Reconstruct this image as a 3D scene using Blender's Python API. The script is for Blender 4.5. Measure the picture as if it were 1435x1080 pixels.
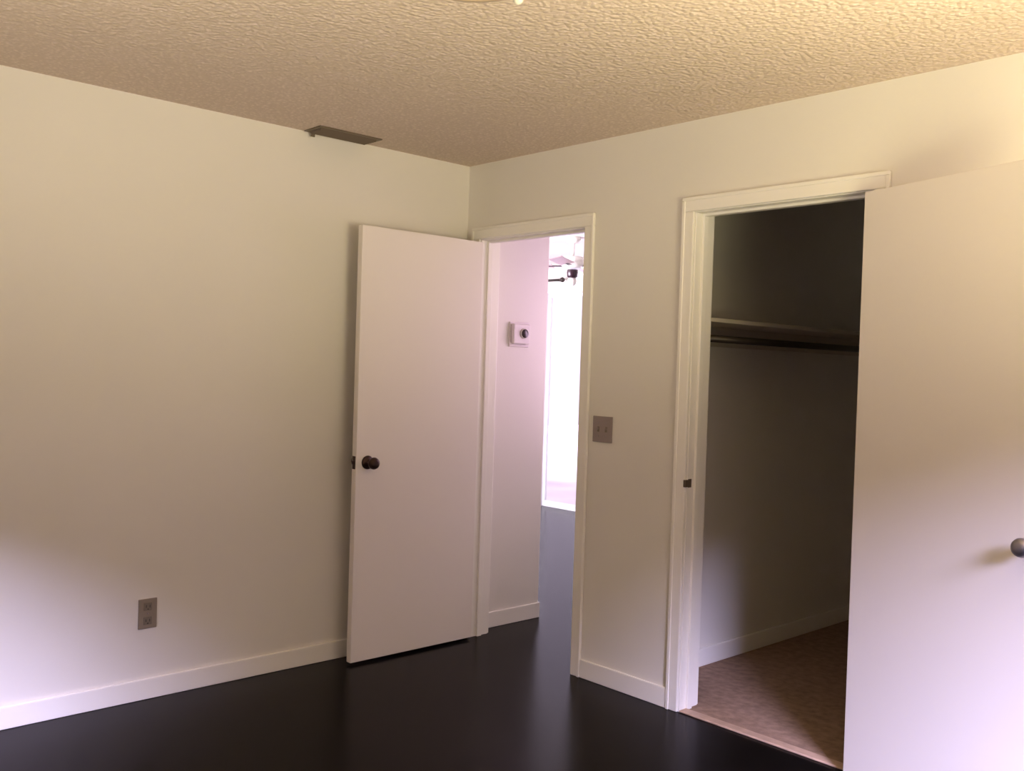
import bpy, bmesh, math
from mathutils import Matrix, Vector
for o in list(bpy.data.objects): bpy.data.objects.remove(o)
SC = bpy.context.scene; COL = SC.collection

# ------------------------------------------------------------------ camera
F_PX, YAW, PITCH, ROLL = 1335.18, 0.825476, -0.0189167, 0.0315393
cy, sy, cp, sp = math.cos(YAW), math.sin(YAW), math.cos(PITCH), math.sin(PITCH)
fw = Vector((-sy*cp, cy*cp, sp)); r0 = Vector((cy, sy, 0)); u0 = r0.cross(fw)
cr, sr = math.cos(ROLL), math.sin(ROLL)
rt = r0*cr + u0*sr; up = u0*cr - r0*sr
cam = bpy.data.objects.new('camera', bpy.data.cameras.new('camera')); COL.objects.link(cam)
cam.data.sensor_fit = 'HORIZONTAL'; cam.data.sensor_width = 36; cam.data.lens = F_PX/1435*36
cam.data.clip_start = 0.05
M = Matrix.Identity(4)
for i in range(3): M[i][0] = rt[i]; M[i][1] = up[i]; M[i][2] = -fw[i]; M[i][3] = (3.8389, -3.1948, 1.4017)[i]
cam.matrix_world = M
SC.camera = cam

# ------------------------------------------------------------------ exposure, world, daylight
SC.view_settings.view_transform = 'Standard'; SC.view_settings.look = 'None'
SC.view_settings.gamma = 1.0; SC.view_settings.use_curve_mapping = False
SC.view_settings.exposure = 0.0
w = bpy.data.worlds.new('world'); SC.world = w; w.use_nodes = True
w.node_tree.nodes['Background'].inputs[0].default_value = (1.0, 0.86, 1.12, 1)
w.node_tree.nodes['Background'].inputs[1].default_value = 1.2

def area(name, loc, direction, sx, sy_, col, watts, spread=180):
    l = bpy.data.lights.new(name, 'AREA'); l.shape = 'RECTANGLE'; l.size = sx; l.size_y = sy_
    l.color = col; l.energy = watts; l.spread = math.radians(spread)
    o = bpy.data.objects.new(name, l); COL.objects.link(o); o.location = loc
    o.rotation_euler = Vector(direction).to_track_quat('-Z', 'Z').to_euler()
    return o
LAV = (0.80, 0.74, 1.0); WARM = (1.0, 0.80, 0.52)
# daylight coming through the windows of the room behind the camera: the cool part falls from the sky,
# the warm part is thrown up by the sunlit ground outside
area('daylight_side_ground', (4.2, -1.25, 1.4), (-1, 0, 1.2), 1.3, 0.9, (1.0, 0.885, 0.47), 50, 115)
area('daylight_rear_ground', (1.95, -3.8, 1.3), (-0.2, 1, 1.4), 1.0, 0.85, (1.0, 0.90, 0.58), 20, 115)
# added fill lamps, no window behind them, to brighten far wall and hall
area('fill_far_room', (-2.4, 0.40, 1.6), (0, 1, 0.1), 1.8, 1.2, (0.90, 0.82, 1.0), 200, 170)
area('fill_hall', (0.60, 1.30, 1.6), (-0.8, -1, -0.05), 0.6, 1.2, (1.0, 0.66, 0.96), 5.8, 120)
# low hazy sun from behind the camera on the right: its soft cool light reaches only low on door, jamb and left wall
sun = bpy.data.objects.new('hazy_sun', bpy.data.lights.new('hazy_sun', 'SUN')); COL.objects.link(sun)
sun.data.angle = math.radians(26); sun.data.color = (0.66, 0.62, 1.0); sun.data.energy = 25
sun.rotation_euler = Vector((-.76, .65, -.57)).to_track_quat('-Z', 'Z').to_euler()
# light portals in the window openings (they emit nothing, they only guide the sky light)
for n_, l_, d_, a_, b_ in (('portal_side', (4.42, -1.325, 1.4), (-1, 0, 0), 1.75, 1.1), ('portal_rear', (1.90, -4.02, 1.275), (0, 1, 0), 1.1, .85), ('portal_patio', (-2.55, 3.70, 1.03), (0, -1, 0), 3.1, 2.05)):
    area(n_, l_, d_, a_, b_, (1, 1, 1), 1).data.cycles.is_portal = True

# ------------------------------------------------------------------ materials
def mat(name, col, rough=0.6, metal=0.0, spec=0.5, bump=None, vary=None, emit=None, trans=None, coat=0):
    m = bpy.data.materials.new(name); m.use_nodes = True
    n = m.node_tree; b = n.nodes['Principled BSDF']
    b.inputs['Base Color'].default_value = (*col, 1); b.inputs['Roughness'].default_value = rough
    b.inputs['Metallic'].default_value = metal; b.inputs['Specular IOR Level'].default_value = spec
    b.inputs['Coat Weight'].default_value = coat
    tc = n.nodes.new('ShaderNodeTexCoord')
    if bump:
        sc, st, dist = bump
        t = n.nodes.new('ShaderNodeTexNoise'); t.inputs['Scale'].default_value = sc; t.inputs['Detail'].default_value = 3
        n.links.new(tc.outputs['Object'], t.inputs['Vector'])
        bp = n.nodes.new('ShaderNodeBump'); bp.inputs['Strength'].default_value = st; bp.inputs['Distance'].default_value = dist
        n.links.new(t.outputs['Fac'], bp.inputs['Height']); n.links.new(bp.outputs['Normal'], b.inputs['Normal'])
    if vary:
        sc, amt = vary
        t = n.nodes.new('ShaderNodeTexNoise'); t.inputs['Scale'].default_value = sc; t.inputs['Detail'].default_value = 4
        n.links.new(tc.outputs['Object'], t.inputs['Vector'])
        r = n.nodes.new('ShaderNodeValToRGB'); r.color_ramp.elements[0].position = .3; r.color_ramp.elements[1].position = .7
        r.color_ramp.elements[0].color = (*[c*(1-amt) for c in col], 1); r.color_ramp.elements[1].color = (*[min(1, c*(1+amt)) for c in col], 1)
        n.links.new(t.outputs['Fac'], r.inputs['Fac']); n.links.new(r.outputs['Color'], b.inputs['Base Color'])
    if emit: b.inputs['Emission Color'].default_value = (*emit[0], 1); b.inputs['Emission Strength'].default_value = emit[1]
    if trans: b.inputs['Transmission Weight'].default_value = trans
    return m
WALL = mat('wall_paint', (0.78, 0.745, 0.68), 0.55, bump=(90, .12, .002), vary=(1.3, .015))
CEIL = mat('popcorn_ceiling', (0.74, 0.63, 0.53), 0.95, spec=0.1)
def popcorn(m):
    n = m.node_tree; b = n.nodes['Principled BSDF']; tc = n.nodes.new('ShaderNodeTexCoord')
    v = n.nodes.new('ShaderNodeTexVoronoi'); v.inputs['Scale'].default_value = 60
    t = n.nodes.new('ShaderNodeTexNoise'); t.inputs['Scale'].default_value = 48; t.inputs['Detail'].default_value = 4
    a = n.nodes.new('ShaderNodeMath'); a.operation = 'SUBTRACT'
    n.links.new(tc.outputs['Object'], v.inputs['Vector']); n.links.new(tc.outputs['Object'], t.inputs['Vector'])
    n.links.new(t.outputs['Fac'], a.inputs[0]); n.links.new(v.outputs['Distance'], a.inputs[1])
    bp = n.nodes.new('ShaderNodeBump'); bp.inputs['Strength'].default_value = .5; bp.inputs['Distance'].default_value = .008
    n.links.new(a.outputs[0], bp.inputs['Height']); n.links.new(bp.outputs['Normal'], b.inputs['Normal'])
    r = n.nodes.new('ShaderNodeValToRGB'); r.color_ramp.elements[0].color = (.65, .53, .44, 1); r.color_ramp.elements[1].color = (.79, .665, .56, 1)
    r.color_ramp.elements[0].position = .0; r.color_ramp.elements[1].position = .5
    n.links.new(a.outputs[0], r.inputs['Fac']); n.links.new(r.outputs['Color'], b.inputs['Base Color'])
popcorn(CEIL)
TRIM = mat('white_trim_paint', (0.88, 0.85, 0.79), 0.35)
DOOR = mat('door_paint', (0.83, 0.775, 0.73), 0.4, bump=(14, .04, .002))
FLOOR = mat('dark_laminate', (0.004, 0.0034, 0.0034), 0.24, spec=0.07, vary=(5, .3))
CARPET = mat('closet_carpet', (0.30, 0.20, 0.145), 0.95, spec=0.1, bump=(220, .6, .004), vary=(26, .22))
WOODSTRIP = mat('oak_threshold', (0.48, 0.33, 0.24), 0.5, vary=(18, .15))
FLOOR.node_tree.nodes['Principled BSDF'].inputs['Specular Tint'].default_value = (1.0, 0.72, 1.0, 1)
BRONZE = mat('aged_bronze', (0.055, 0.03, 0.028), 0.35, metal=0.7)
NICKEL = mat('satin_nickel', (0.30, 0.27, 0.28), 0.35, metal=0.9)
ALMOND = mat('almond_plate', (0.27, 0.22, 0.17), 0.4)
TAUPE = mat('taupe_plate', (0.29, 0.235, 0.225), 0.4)
SLOT = mat('socket_face', (0.19, 0.155, 0.115), 0.45)
DARK = mat('dark_slot', (0.02, 0.017, 0.015), 0.6)
VENT = mat('vent_metal', (0.17, 0.13, 0.09), 0.5, metal=0.2)
PLASTIC = mat('pale_plastic', (0.72, 0.66, 0.64), 0.4)
BLACK = mat('smoked_dial', (0.03, 0.012, 0.018), 0.25)
ROD = mat('dark_metal_rod', (0.035, 0.025, 0.02), 0.4, metal=0.4)
STRIKE = mat('worn_strike', (0.13, 0.095, 0.065), 0.5, metal=0.3)
SHELF = mat('shelf_paint', (0.52, 0.47, 0.39), 0.5)
BRASS = mat('ivory_enamel', (0.92, 0.86, 0.72), 0.25)
PAN = mat('fixture_pan', (0.42, 0.32, 0.22), 0.5)
OPAL = mat('opal_glass', (0.85, 0.82, 0.75), 0.25)
ALU = mat('white_aluminium', (0.75, 0.75, 0.76), 0.35)
BLADE = mat('fan_blade', (0.62, 0.42, 0.42), 0.45)
GROUND = mat('pale_ground', (0.80, 0.72, 0.74), 0.9, vary=(1.2, .15))
FENCE = mat('fence_paint', (0.6, 0.55, 0.5), 0.8)
def glass(name):
    m = bpy.data.materials.new(name); m.use_nodes = True; n = m.node_tree
    n.nodes.remove(n.nodes['Principled BSDF']); out = n.nodes['Material Output']
    t = n.nodes.new('ShaderNodeBsdfTransparent'); g = n.nodes.new('ShaderNodeBsdfGlossy'); g.inputs['Roughness'].default_value = .02
    x = n.nodes.new('ShaderNodeMixShader'); x.inputs[0].default_value = .03
    n.links.new(t.outputs[0], x.inputs[1]); n.links.new(g.outputs[0], x.inputs[2])
    n.links.new(x.outputs[0], out.inputs['Surface']); return m
GLASS = glass('window_glass')
def sheer(name):
    m = bpy.data.materials.new(name); m.use_nodes = True; n = m.node_tree
    n.nodes.remove(n.nodes['Principled BSDF']); out = n.nodes['Material Output']
    d = n.nodes.new('ShaderNodeBsdfDiffuse'); d.inputs[0].default_value = (.9, .88, .9, 1)
    s = n.nodes.new('ShaderNodeBsdfTranslucent'); s.inputs[0].default_value = (.95, .93, .96, 1)
    t = n.nodes.new('ShaderNodeBsdfTransparent'); a = n.nodes.new('ShaderNodeMixShader'); b = n.nodes.new('ShaderNodeMixShader')
    a.inputs[0].default_value = .6; b.inputs[0].default_value = .45
    n.links.new(d.outputs[0], a.inputs[1]); n.links.new(s.outputs[0], a.inputs[2])
    n.links.new(a.outputs[0], b.inputs[1]); n.links.new(t.outputs[0], b.inputs[2]); n.links.new(b.outputs[0], out.inputs['Surface']); return m
SHEER = sheer('sheer_fabric')

# ------------------------------------------------------------------ mesh helpers
class MB:
    def __init__(s): s.bm = bmesh.new()
    def box(s, a, b, bev=0.0, mtx=None, seg=2):
        x0, y0, z0 = [min(p, q) for p, q in zip(a, b)]; x1, y1, z1 = [max(p, q) for p, q in zip(a, b)]
        t = bmesh.new(); bmesh.ops.create_cube(t, size=1)
        for v in t.verts: v.co = Vector(((v.co.x+.5)*(x1-x0)+x0, (v.co.y+.5)*(y1-y0)+y0, (v.co.z+.5)*(z1-z0)+z0))
        if bev: bmesh.ops.bevel(t, geom=t.edges[:], offset=bev, segments=seg, profile=.5, affect='EDGES')
        if mtx: bmesh.ops.transform(t, matrix=mtx, verts=t.verts)
        s._add(t); return s
    def lathe(s, prof, origin, axis, n=32):
        """prof: (radius, distance along axis) pairs"""
        q = Vector((0, 0, 1)).rotation_difference(Vector(axis)).to_matrix().to_4x4(); q.translation = Vector(origin)
        t = bmesh.new(); rings = []
        for r, h in prof:
            if r < 1e-6: rings.append([t.verts.new((0, 0, h))])
            else: rings.append([t.verts.new((r*math.cos(2*math.pi*i/n), r*math.sin(2*math.pi*i/n), h)) for i in range(n)])
        for A, B in zip(rings, rings[1:]):
            for i in range(n):
                j = (i+1) % n
                if len(A) == 1 and len(B) == 1: continue
                if len(A) == 1: t.faces.new((A[0], B[i], B[j]))
                elif len(B) == 1: t.faces.new((A[i], A[j], B[0]))
                else: t.faces.new((A[i], A[j], B[j], B[i]))
        bmesh.ops.recalc_face_normals(t, faces=t.faces)
        for f in t.faces: f.smooth = True
        bmesh.ops.transform(t, matrix=q, verts=t.verts); s._add(t); return s
    def _add(s, t):
        me = bpy.data.meshes.new('t'); t.to_mesh(me); t.free(); s.bm.from_mesh(me); bpy.data.meshes.remove(me)
    def build(s, name, m, parent=None, smooth=False):
        me = bpy.data.meshes.new(name)
        s.bm.normal_update(); s.bm.to_mesh(me); s.bm.free(); me.materials.append(m)
        o = bpy.data.objects.new(name, me); COL.objects.link(o)
        if parent is not None:
            base = Vector((0, 0, 0)); p = parent
            while p is not None: base += p.location; p = p.parent
            me.transform(Matrix.Translation(-base)); o.parent = parent
        return o
def tag(o, label=None, cat=None, group=None, kind=None):
    if label: o['label'] = label
    if cat: o['category'] = cat
    if group: o['group'] = group
    if kind: o['kind'] = kind
    return o
def empty(name, loc, **k):
    o = bpy.data.objects.new(name, None); COL.objects.link(o); o.location = loc; o.empty_display_size = .1
    return tag(o, **k)
def S(name, mb, m, label=None, cat=None): return tag(mb.build(name, m), label, cat, kind='structure')

H = 2.44; XR = 4.35; YR = -3.95; T = 0.12
# openings in the back wall
D1a, D1b, D1h = 0.115, 0.84, 2.05        # doorway to the hall
D2a, D2b, D2h = 1.46, 2.22, 2.06         # closet
# windows (out of view) in right and rear walls
W1 = (-2.2, -0.45, 0.85, 1.95); W2 = (1.35, 2.45, 0.85, 1.64)

# ------------------------------------------------------------------ room shell
S('floor', MB().box((0, YR, -.05), (XR, 0, 0)).box((D1a, 0, -.05), (D1b, T, 0)).box((-4.6, T, -.05), (1.02, 3.7, 0)), FLOOR,
  'very dark brown laminate floor of the bedroom running out into the hall', 'floor')
S('floor_closet', MB().box((1.12, T, -.05), (3.3, 2.3, .004)).box((D2a, 0.035, -.05), (D2b, T, .004)), CARPET,
  'brown carpet on the floor inside the closet', 'floor')
S('ceiling', MB().box((-.1, YR-.1, H), (XR+.1, T, H+.05)), CEIL, 'tan popcorn-textured bedroom ceiling', 'ceiling')
S('ceiling_hall', MB().box((-4.6, T, H), (1.08, 3.8, H+.05)), WALL, 'pale ceiling of hall and far room', 'ceiling')
S('ceiling_closet', MB().box((1.08, T, H), (3.4, 2.4, H+.05)), WALL, 'shaded ceiling inside the closet', 'ceiling')
S('wall_left', MB().box((-.12, YR-.12, 0), (0, T, H)), WALL, 'long cream wall on the left with outlet near the floor', 'wall')
S('wall_back', MB().box((0, 0, 0), (D1a-.018, T, H)).box((D1a-.018, 0, D1h+.018), (D1b+.018, T, H)).box((D1b+.018, 0, 0), (D2a-.018, T, H))
  .box((D2a-.018, 0, D2h+.018), (D2b+.018, T, H)).box((D2b+.018, 0, 0), (XR+.12, T, H)), WALL, 'cream wall with the hall doorway and the closet opening', 'wall')
y0, y1, z0, z1 = W1
S('wall_right', MB().box((XR, YR-.12, 0), (XR+.12, y0, H)).box((XR, y1, 0), (XR+.12, 0, H)).box((XR, y0, 0), (XR+.12, y1, z0)).box((XR, y0, z1), (XR+.12, y1, H)), WALL)
x0, x1, z0, z1 = W2
S('wall_rear', MB().box((0, YR-.12, 0), (x0, YR, H)).box((x1, YR-.12, 0), (XR, YR, H)).box((x0, YR-.12, 0), (x1, YR, z0)).box((x0, YR-.12, z1), (x1, YR, H)), WALL)
# hall and far room
S('wall_hall_left', MB().box((-.10, T, 0), (.03, .575, H), .006), WALL, 'pink-lit hall wall beyond the open door with the thermostat', 'wall')
S('wall_hall_right', MB().box((1.02, T, 0), (1.14, 3.7, H)), WALL)
S('wall_far_near', MB().box((-4.6, T, 0), (-.12, T+.1, H)), WALL)
S('wall_far_side', MB().box((-4.72, T, 0), (-4.6, 3.7, H)), WALL)
PD = (-4.1, -1.0, 0.0, 2.16)
S('wall_far_back', MB().box((-4.6, 3.6, 0), (PD[0], 3.72, H)).box((PD[1], 3.6, 0), (1.02, 3.72, H)).box((PD[0], 3.6, PD[3]), (PD[1], 3.72, H)), WALL,
  'brightly lit wall above the glass door in the far room', 'wall')
# closet walls
S('wall_closet_left', MB().box((1.141, T, 0), (1.145, 2.3, H)), WALL, 'shaded side wall inside the closet', 'wall')
S('wall_closet_back', MB().box((1.14, 2.3, 0), (3.4, 2.42, H)), WALL, 'dark back wall of the closet', 'wall')
S('wall_closet_right', MB().box((3.3, T, 0), (3.42, 2.3, H)), WALL)

# ------------------------------------------------------------------ windows behind the camera
def window(name, fixed_axis, pos, a0, a1, b0, b1):
    def P(a, z, d): return (pos+d, a, z) if fixed_axis == 0 else (a, pos+d, z)
    sgn = 1 if fixed_axis == 0 else -1
    mb = MB(); f = .05
    for (p, q, r, s) in ((a0, a0+f, b0, b1), (a1-f, a1, b0, b1), (a0+f, a1-f, b0, b0+f), (a0+f, a1-f, b1-f, b1), ((a0+a1)/2-.02, (a0+a1)/2+.02, b0+f, b1-f)):
        mb.box(P(p, r, sgn*.03), P(q, s, sgn*.08), .003)
    w_ = S(name, mb, ALU)
    MB().box(P(a0+f, b0+f, sgn*.052), P(a1-f, b1-f, sgn*.056)).build('pane', GLASS, w_)
    MB().box(P(a0-.03, b0-.02, -sgn*.03), P(a1+.03, b0, sgn*.03), .003).build('sill', TRIM, w_)
window('window_1', 0, XR, *W1)
window('window_2', 1, YR, *W2)

# ------------------------------------------------------------------ baseboards
BB = .085
def base(name, a, b, label=None): return S(name, MB().box(a, b, .004), TRIM, label, 'baseboard' if label else None)
base('baseboard_left', (0, YR, 0), (.013, 0, BB), 'white baseboard along the foot of the left wall')
base('baseboard_back', (D1b+.062, -.013, 0), (D2a-.062, 0, BB), 'short white baseboard between the doorway and the closet')
base('baseboard_back_right', (D2b+.062, -.013, 0), (XR, 0, BB))
base('baseboard_right', (XR-.013, YR, 0), (XR, -.013, BB))
base('baseboard_rear', (.013, YR, 0), (XR-.013, YR+.013, BB))
base('baseboard_hall', (.03, T, 0), (.043, .575, BB), 'white baseboard at the foot of the hall wall')
base('baseboard_closet', (1.145, T, .004), (1.158, 2.3, .09), 'white baseboard along the side wall inside the closet')
base('baseboard_closet_back', (1.158, 2.287, .004), (3.3, 2.3, .09))
base('baseboard_far', (PD[1], 3.587, 0), (1.02, 3.6, BB))

# ------------------------------------------------------------------ door frames
def frame(name, a, b, h, label, stop_y):
    o = empty(name, ((a+b)/2, 0, 0), label=label, cat='door frame', kind='structure')
    cw = .062
    for x, s in ((a, -1), (b, 1)):
        MB().box((x, 0, 0), (x+s*.018, T, h), .002).build('jamb', TRIM, o)
        MB().box((x+s*.005, -.014, 0), (x+s*cw, 0, h+.004), .004).box((x+s*(cw-.014), -.018, 0), (x+s*cw, -.012, h+cw-.015), .002).build('casing', TRIM, o)
        MB().box((x, stop_y, 0), (x-s*.011, stop_y+.03, h), .002).build('door_stop', TRIM, o)
        MB().box((x+s*.005, T, 0), (x+s*cw, T+.014, h+.004), .004).build('casing', TRIM, o)
    MB().box((a-.018, 0, h), (b+.018, T, h+.018), .002).build('head_jamb', TRIM, o)
    MB().box((a-cw, -.014, h+.004), (b+cw, 0, h+cw), .004).box((a-cw, -.018, h+cw-.014), (b+cw, -.012, h+cw), .002).build('head_casing', TRIM, o)
    MB().box((a+.011, stop_y, h-.011), (b-.011, stop_y+.03, h), .002).build('door_stop', TRIM, o)
    return o
frame('trim_1', D1a, D1b, D1h, 'white casing and jambs around the doorway to the hall', .04)
cf = frame('trim_2', D2a, D2b, D2h, 'white casing and jambs around the closet opening', .04)
tag(MB().box((D2a-.0005, .004, .930), (D2a+.0015, .026, .965), .0006).box((D2a-.010, -.0155, .932), (D2a+.002, .004, .962), .0015).build('strike_plate', STRIKE, cf), 'small brown metal strike plate on the left jamb')
S('trim_3', MB().box((D2a, -.004, 0), (D2b, .045, .008), .003), WOODSTRIP, 'light brown threshold strip between dark floor and closet carpet', 'threshold')

# ------------------------------------------------------------------ doors
def knob(parent, pos, nrm, m, both, thick):
    prof_r = [(0, 0), (.032, 0), (.032, .004), (.026, .010), (.014, .012), (.011, .016), (.011, .030), (.020, .036), (.027, .046), (.028, .056), (.024, .066), (.014, .071), (0, .072)]
    n_ = Vector(nrm).normalized(); p = Vector(pos)
    MB().lathe(prof_r, p, n_).build('door_knob', m, parent)
    if both: MB().lathe(prof_r, p - n_*thick, -n_).build('door_knob', m, parent)
def door(name, pin, along, thickdir, width, height, th, m, metal, label):
    o = empty(name, pin, label=label, cat='door', kind='structure')
    A = Vector(along).normalized(); B = Vector(thickdir).normalized(); P = Vector(pin)
    mt = Matrix.Identity(4)
    for i in range(3): mt[i][0] = A[i]; mt[i][1] = B[i]; mt[i][2] = (0, 0, 1)[i]; mt[i][3] = P[i]
    MB().box((.004, 0, .012), (width, th, height), .0025, mt).build('door_slab', m, o)
    kp = P + A*(width-.062) + Vector((0, 0, .94)) + B*th
    knob(o, kp, B, metal, True, th)
    MB().box((width-.0015, th*.5-.012, .91), (width+.0012, th*.5+.012, .97), .0004, mt).box((width, th*.5-.006, .932), (width+.009, th*.5+.006, .948), .002, mt).build('latch', metal, o)
    for z in (.2, 1.02, 1.83):
        MB().lathe([(0, 0), (.006, 0), (.006, .09), (0, .09)], P+Vector((0, 0, z)), (0, 0, 1), 12).box((.004, -.0015, z), (.034, .0005, z+.09), 0, mt).build('hinge', metal, o)
    return o
door('door_1', (D1a-.002, -.014, 0), (-.004, -1, 0), (1, -.004, 0), .732, 2.035, .035, DOOR, BRONZE,
     'plain white flush door swung open against the left wall, dark bronze knob')
ang = math.radians(18.5)
door('door_2', (D2b-.002, -.016, 0), (math.cos(ang), -math.sin(ang), 0), (-math.sin(ang), -math.cos(ang), 0), .765, 2.05, .035, DOOR, NICKEL,
     'plain white flush closet door swung wide open at the right, satin knob')

# ------------------------------------------------------------------ closet shelf and rod
sh = empty('closet_shelf', (1.145, 1.2, 1.6), label='pale shelf board running along the side wall inside the closet', cat='shelf')
MB().box((1.146, T+.002, 1.622), (1.44, 2.285, 1.640), .002).build('shelf_board', SHELF, sh)
MB().box((1.146, T+.016, 1.53), (1.164, 2.285, 1.6215), .002).build('wall_cleat', SHELF, sh)
MB().box((1.165, T+.001, 1.53), (1.43, T+.019, 1.6215), .002).build('end_cleat', SHELF, sh)
rd = empty('closet_rod', (1.41, 1.2, 1.555), label='dark clothes rod hanging just below the closet shelf', cat='rod')
MB().lathe([(0, T+.02), (.016, T+.02), (.016, 2.28), (0, 2.28)], (1.41, 0, 1.553), (0, 1, 0), 20).build('rod', ROD, rd)
for yy, d in ((T+.0195, 1), (2.298, -1)):
    MB().lathe([(0, 0), (.028, 0), (.028, .004), (.020, .006), (.020, .016), (0, .016)], (1.41, yy, 1.553), (0, d, 0), 20).build('flange', ROD, rd)

# ------------------------------------------------------------------ wall outlet (left wall)
ou = empty('wall_outlet', (0, -1.64, .30), label='tan double wall outlet low on the left wall', cat='outlet')
MB().box((0, -1.678, .290), (.006, -1.602, .412), .002).build('cover_plate', ALMOND, ou)
for z in (.322, .380):
    s_ = MB().box((.004, -1.657, z-.016), (.0085, -1.623, z+.016), .002).build('socket', SLOT, ou)
    MB().box((.0080, -1.649, z-.004), (.0088, -1.6465, z+.007)).box((.0080, -1.634, z-.004), (.0088, -1.6315, z+.007)).lathe([(0, 0), (.0025, 0), (.0025, .0008), (0, .0008)], (.0082, -1.64, z-.010), (1, 0, 0), 10).build('slot', DARK, s_)
MB().lathe([(0, 0), (.003, 0), (.002, .0012), (0, .0014)], (.006, -1.64, .351), (1, 0, 0), 12).build('screw', NICKEL, ou)
# ------------------------------------------------------------------ light switch (back wall)
sw = empty('light_switch', (.987, 0, 1.08), label='taupe double light switch plate between doorway and closet', cat='light switch')
MB().box((.930, -.006, 1.080), (1.044, 0, 1.196), .002).build('cover_plate', TAUPE, sw)
for x in (.964, 1.010):
    g = MB().box((x-.006, -.0075, 1.126), (x+.006, -.005, 1.150), .0008).build('switch_collar', SLOT, sw)
    MB().box((x-.004, -.016, 1.136), (x+.004, -.006, 1.146), .0015, None).build('toggle', TAUPE, g)
    for z in (1.108, 1.168): MB().lathe([(0, 0), (.003, 0), (.002, .0012), (0, .0014)], (x, -.006, z), (0, -1, 0), 12).build('screw', NICKEL, sw)
# ------------------------------------------------------------------ thermostat (hall wall)
th = empty('thermostat', (.03, .355, 1.55), label='pale square thermostat with dark round dial on the hall wall', cat='thermostat')
MB().box((.03, .285, 1.515), (.036, .430, 1.650), .002).build('backplate', PLASTIC, th)
MB().box((.036, .296, 1.530), (.058, .420, 1.640), .006).build('housing', PLASTIC, th)
d_ = MB().lathe([(0, 0), (.024, 0), (.024, .010), (.021, .013), (0, .013)], (.058, .372, 1.588), (1, 0, 0), 28).build('dial', BLACK, th)
MB().lathe([(.024, 0), (.028, 0), (.028, .006), (.024, .008)], (.058, .372, 1.588), (1, 0, 0), 28).build('dial_ring', PLASTIC, th)
# ------------------------------------------------------------------ ceiling register
vt = empty('ceiling_vent', (.075, -.82, H), label='narrow brown metal air register in the ceiling beside the left wall', cat='vent')
vx0, vx1, vy0, vy1 = .012, .150, -.985, -.655
MB().box((vx0, vy0, H-.006), (vx0+.018, vy1, H), .0015).box((vx1-.018, vy0, H-.006), (vx1, vy1, H), .0015).box((vx0+.018, vy0, H-.006), (vx1-.018, vy0+.018, H), .0015).box((vx0+.018, vy1-.018, H-.006), (vx1-.018, vy1, H), .0015).build('frame', VENT, vt)
MB().box((vx0+.018, vy0+.018, H-.0012), (vx1-.018, vy1-.018, H)).build('duct_backing', DARK, vt)
for i in range(6):
    x = vx0+.026+i*.0172
    MB().box((-.0075, vy0+.018, -.0006), (.0075, vy1-.018, .0006), 0, Matrix.Translation((x, 0, H-.009)) @ Matrix.Rotation(math.radians(-38), 4, 'Y')).build('louver', VENT, vt)
MB().box((vx0+.005, vy0+.03, H-.024), (vx0+.011, vy0+.05, H-.005), .001).build('lever', VENT, vt)
# ------------------------------------------------------------------ flush ceiling lamp (its rim peeks in at the top edge)
LC = Vector((1.93, -1.62, H))
lp = empty('ceiling_light', LC, label='round flush ceiling lamp cut off by the top edge, small bright screw on its rim', cat='ceiling light')
MB().lathe([(0, 0), (.165, 0), (.172, .004), (.172, .034), (.166, .040), (.150, .040), (.150, .012), (0, .012)], LC, (0, 0, -1), 64).build('pan', PAN, lp)
MB().lathe([(.149, .030), (.146, .034), (.130, .038), (.095, .041), (.05, .043), (0, .043)], LC, (0, 0, -1), 64).build('glass_bowl', OPAL, lp)
for a_ in (97, 217, 337):
    c, s = math.cos(math.radians(a_)), math.sin(math.radians(a_))
    tag(MB().lathe([(0, 0), (.004, 0), (.004, .006), (.013, .009), (.0155, .017), (.013, .025), (0, .029)], LC+Vector((.170*c, .170*s, -.036)), (c, s, 0), 20).build('rim_screw', BRASS, lp), 'bright rim screw')

# ------------------------------------------------------------------ far room: glass door, curtains, ceiling fan
pw = empty('window_3', ((PD[0]+PD[1])/2, 3.66, 0), label='blown-out sliding glass door at the end of the far room', cat='glass door', kind='structure')
nx = 3; wd = (PD[1]-PD[0])/nx
for k in range(nx):
    a = PD[0]+k*wd; b = a+wd; f = .03; yy = 3.62+.03*(k % 2)
    p = MB().box((a, yy, .0), (a+f, yy+.03, 2.16), .003).box((b-f, yy, .0), (b, yy+.03, 2.16), .003).box((a+f, yy, 0), (b-f, yy+.03, .06), .003).box((a+f, yy, 2.12), (b-f, yy+.03, 2.16), .003).build('sash', ALU, pw)
    MB().box((a+f, yy+.012, .06), (b-f, yy+.018, 2.12)).build('pane', GLASS, p)
cr_ = empty('curtain_rod', (-2.4, 3.52, 2.28), label='thin dark curtain rod over the bright glass door in the far room', cat='curtain rod')
MB().lathe([(0, -4.1), (.012, -4.1), (.012, -2.78), (0, -2.78)], (0, 3.52, 2.28), (1, 0, 0), 16).build('rod', ROD, cr_)
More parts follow.
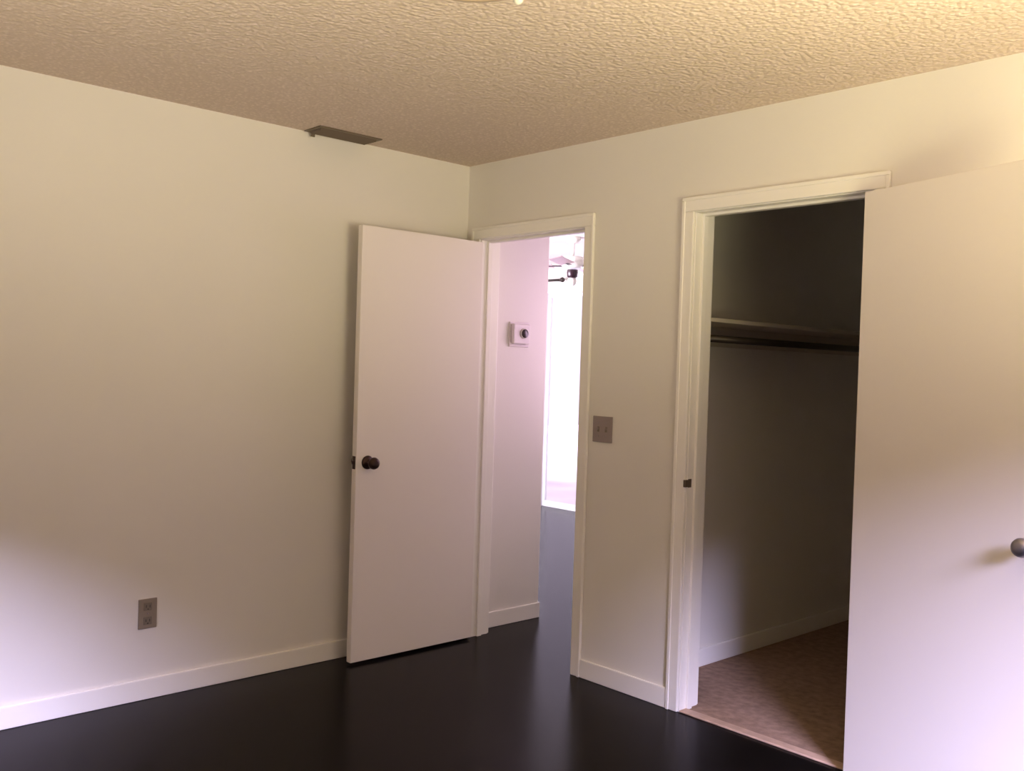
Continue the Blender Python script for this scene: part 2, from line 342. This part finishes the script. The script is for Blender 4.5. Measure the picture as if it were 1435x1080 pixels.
MB().lathe([(0, 0), (.012, 0), (.022, .012), (.026, .028), (.018, .044), (0, .052)], (-2.78, 3.52, 2.28), (1, 0, 0), 20).build('finial', ROD, cr_)
for x in (-4.0, -2.85): MB().box((x-.008, 3.52, 2.272), (x+.008, 3.599, 2.288), .002).build('bracket', ROD, cr_)

FC = Vector((-1.38, 2.23, 0))
fn = empty('ceiling_fan', (FC.x, FC.y, H), label='ceiling fan with a dark hub in the far room seen through the doorway', cat='ceiling fan')
MB().lathe([(0, 0), (.06, 0), (.062, .02), (.045, .045), (.014, .05), (.014, .16), (0, .16)], (FC.x, FC.y, H), (0, 0, -1), 32).build('canopy', OPAL, fn)
MB().lathe([(0, .0), (.075, .0), (.088, .02), (.088, .07), (.065, .09), (0, .09)], (FC.x, FC.y, H-.155), (0, 0, -1), 40).build('motor_housing', OPAL, fn)
tag(MB().lathe([(0, 0), (.042, 0), (.045, .02), (.042, .055), (.03, .065), (0, .066)], (FC.x, FC.y, 2.185), (0, 0, -1), 32).build('switch_housing', BLACK, fn), 'dark round hub')
MB().lathe([(0, 0), (.028, 0), (.036, .02), (.032, .045), (.018, .06), (0, .065)], (FC.x, FC.y, 2.119), (0, 0, -1), 28).build('glass_shade', OPAL, fn)
for k in range(4):
    a = math.radians(30+90*k)
    mt = Matrix.Translation((FC.x, FC.y, 2.215)) @ Matrix.Rotation(a, 4, 'Z') @ Matrix.Rotation(math.radians(12), 4, 'X')
    MB().box((.16, -.055, -.003), (.55, .055, .003), .0028, mt).build('blade', BLADE, fn)
    MB().box((.07, -.014, -.004), (.20, .014, .001), .001, mt).build('blade_arm', BLACK, fn)

# ------------------------------------------------------------------ ground outside the windows
S('ground_outside', MB().box((-14, 3.8, -.2), (14, 16, -.1)).box((XR+.2, -14, -.2), (16, 3.8, -.1)).box((-14, -16, -.2), (16, YR-.2, -.1)), GROUND)
# roof over the rooms
S('roof', MB().box((-5.2, YR-.2, H+.06), (XR+.2, 3.9, H+.2)), FENCE)
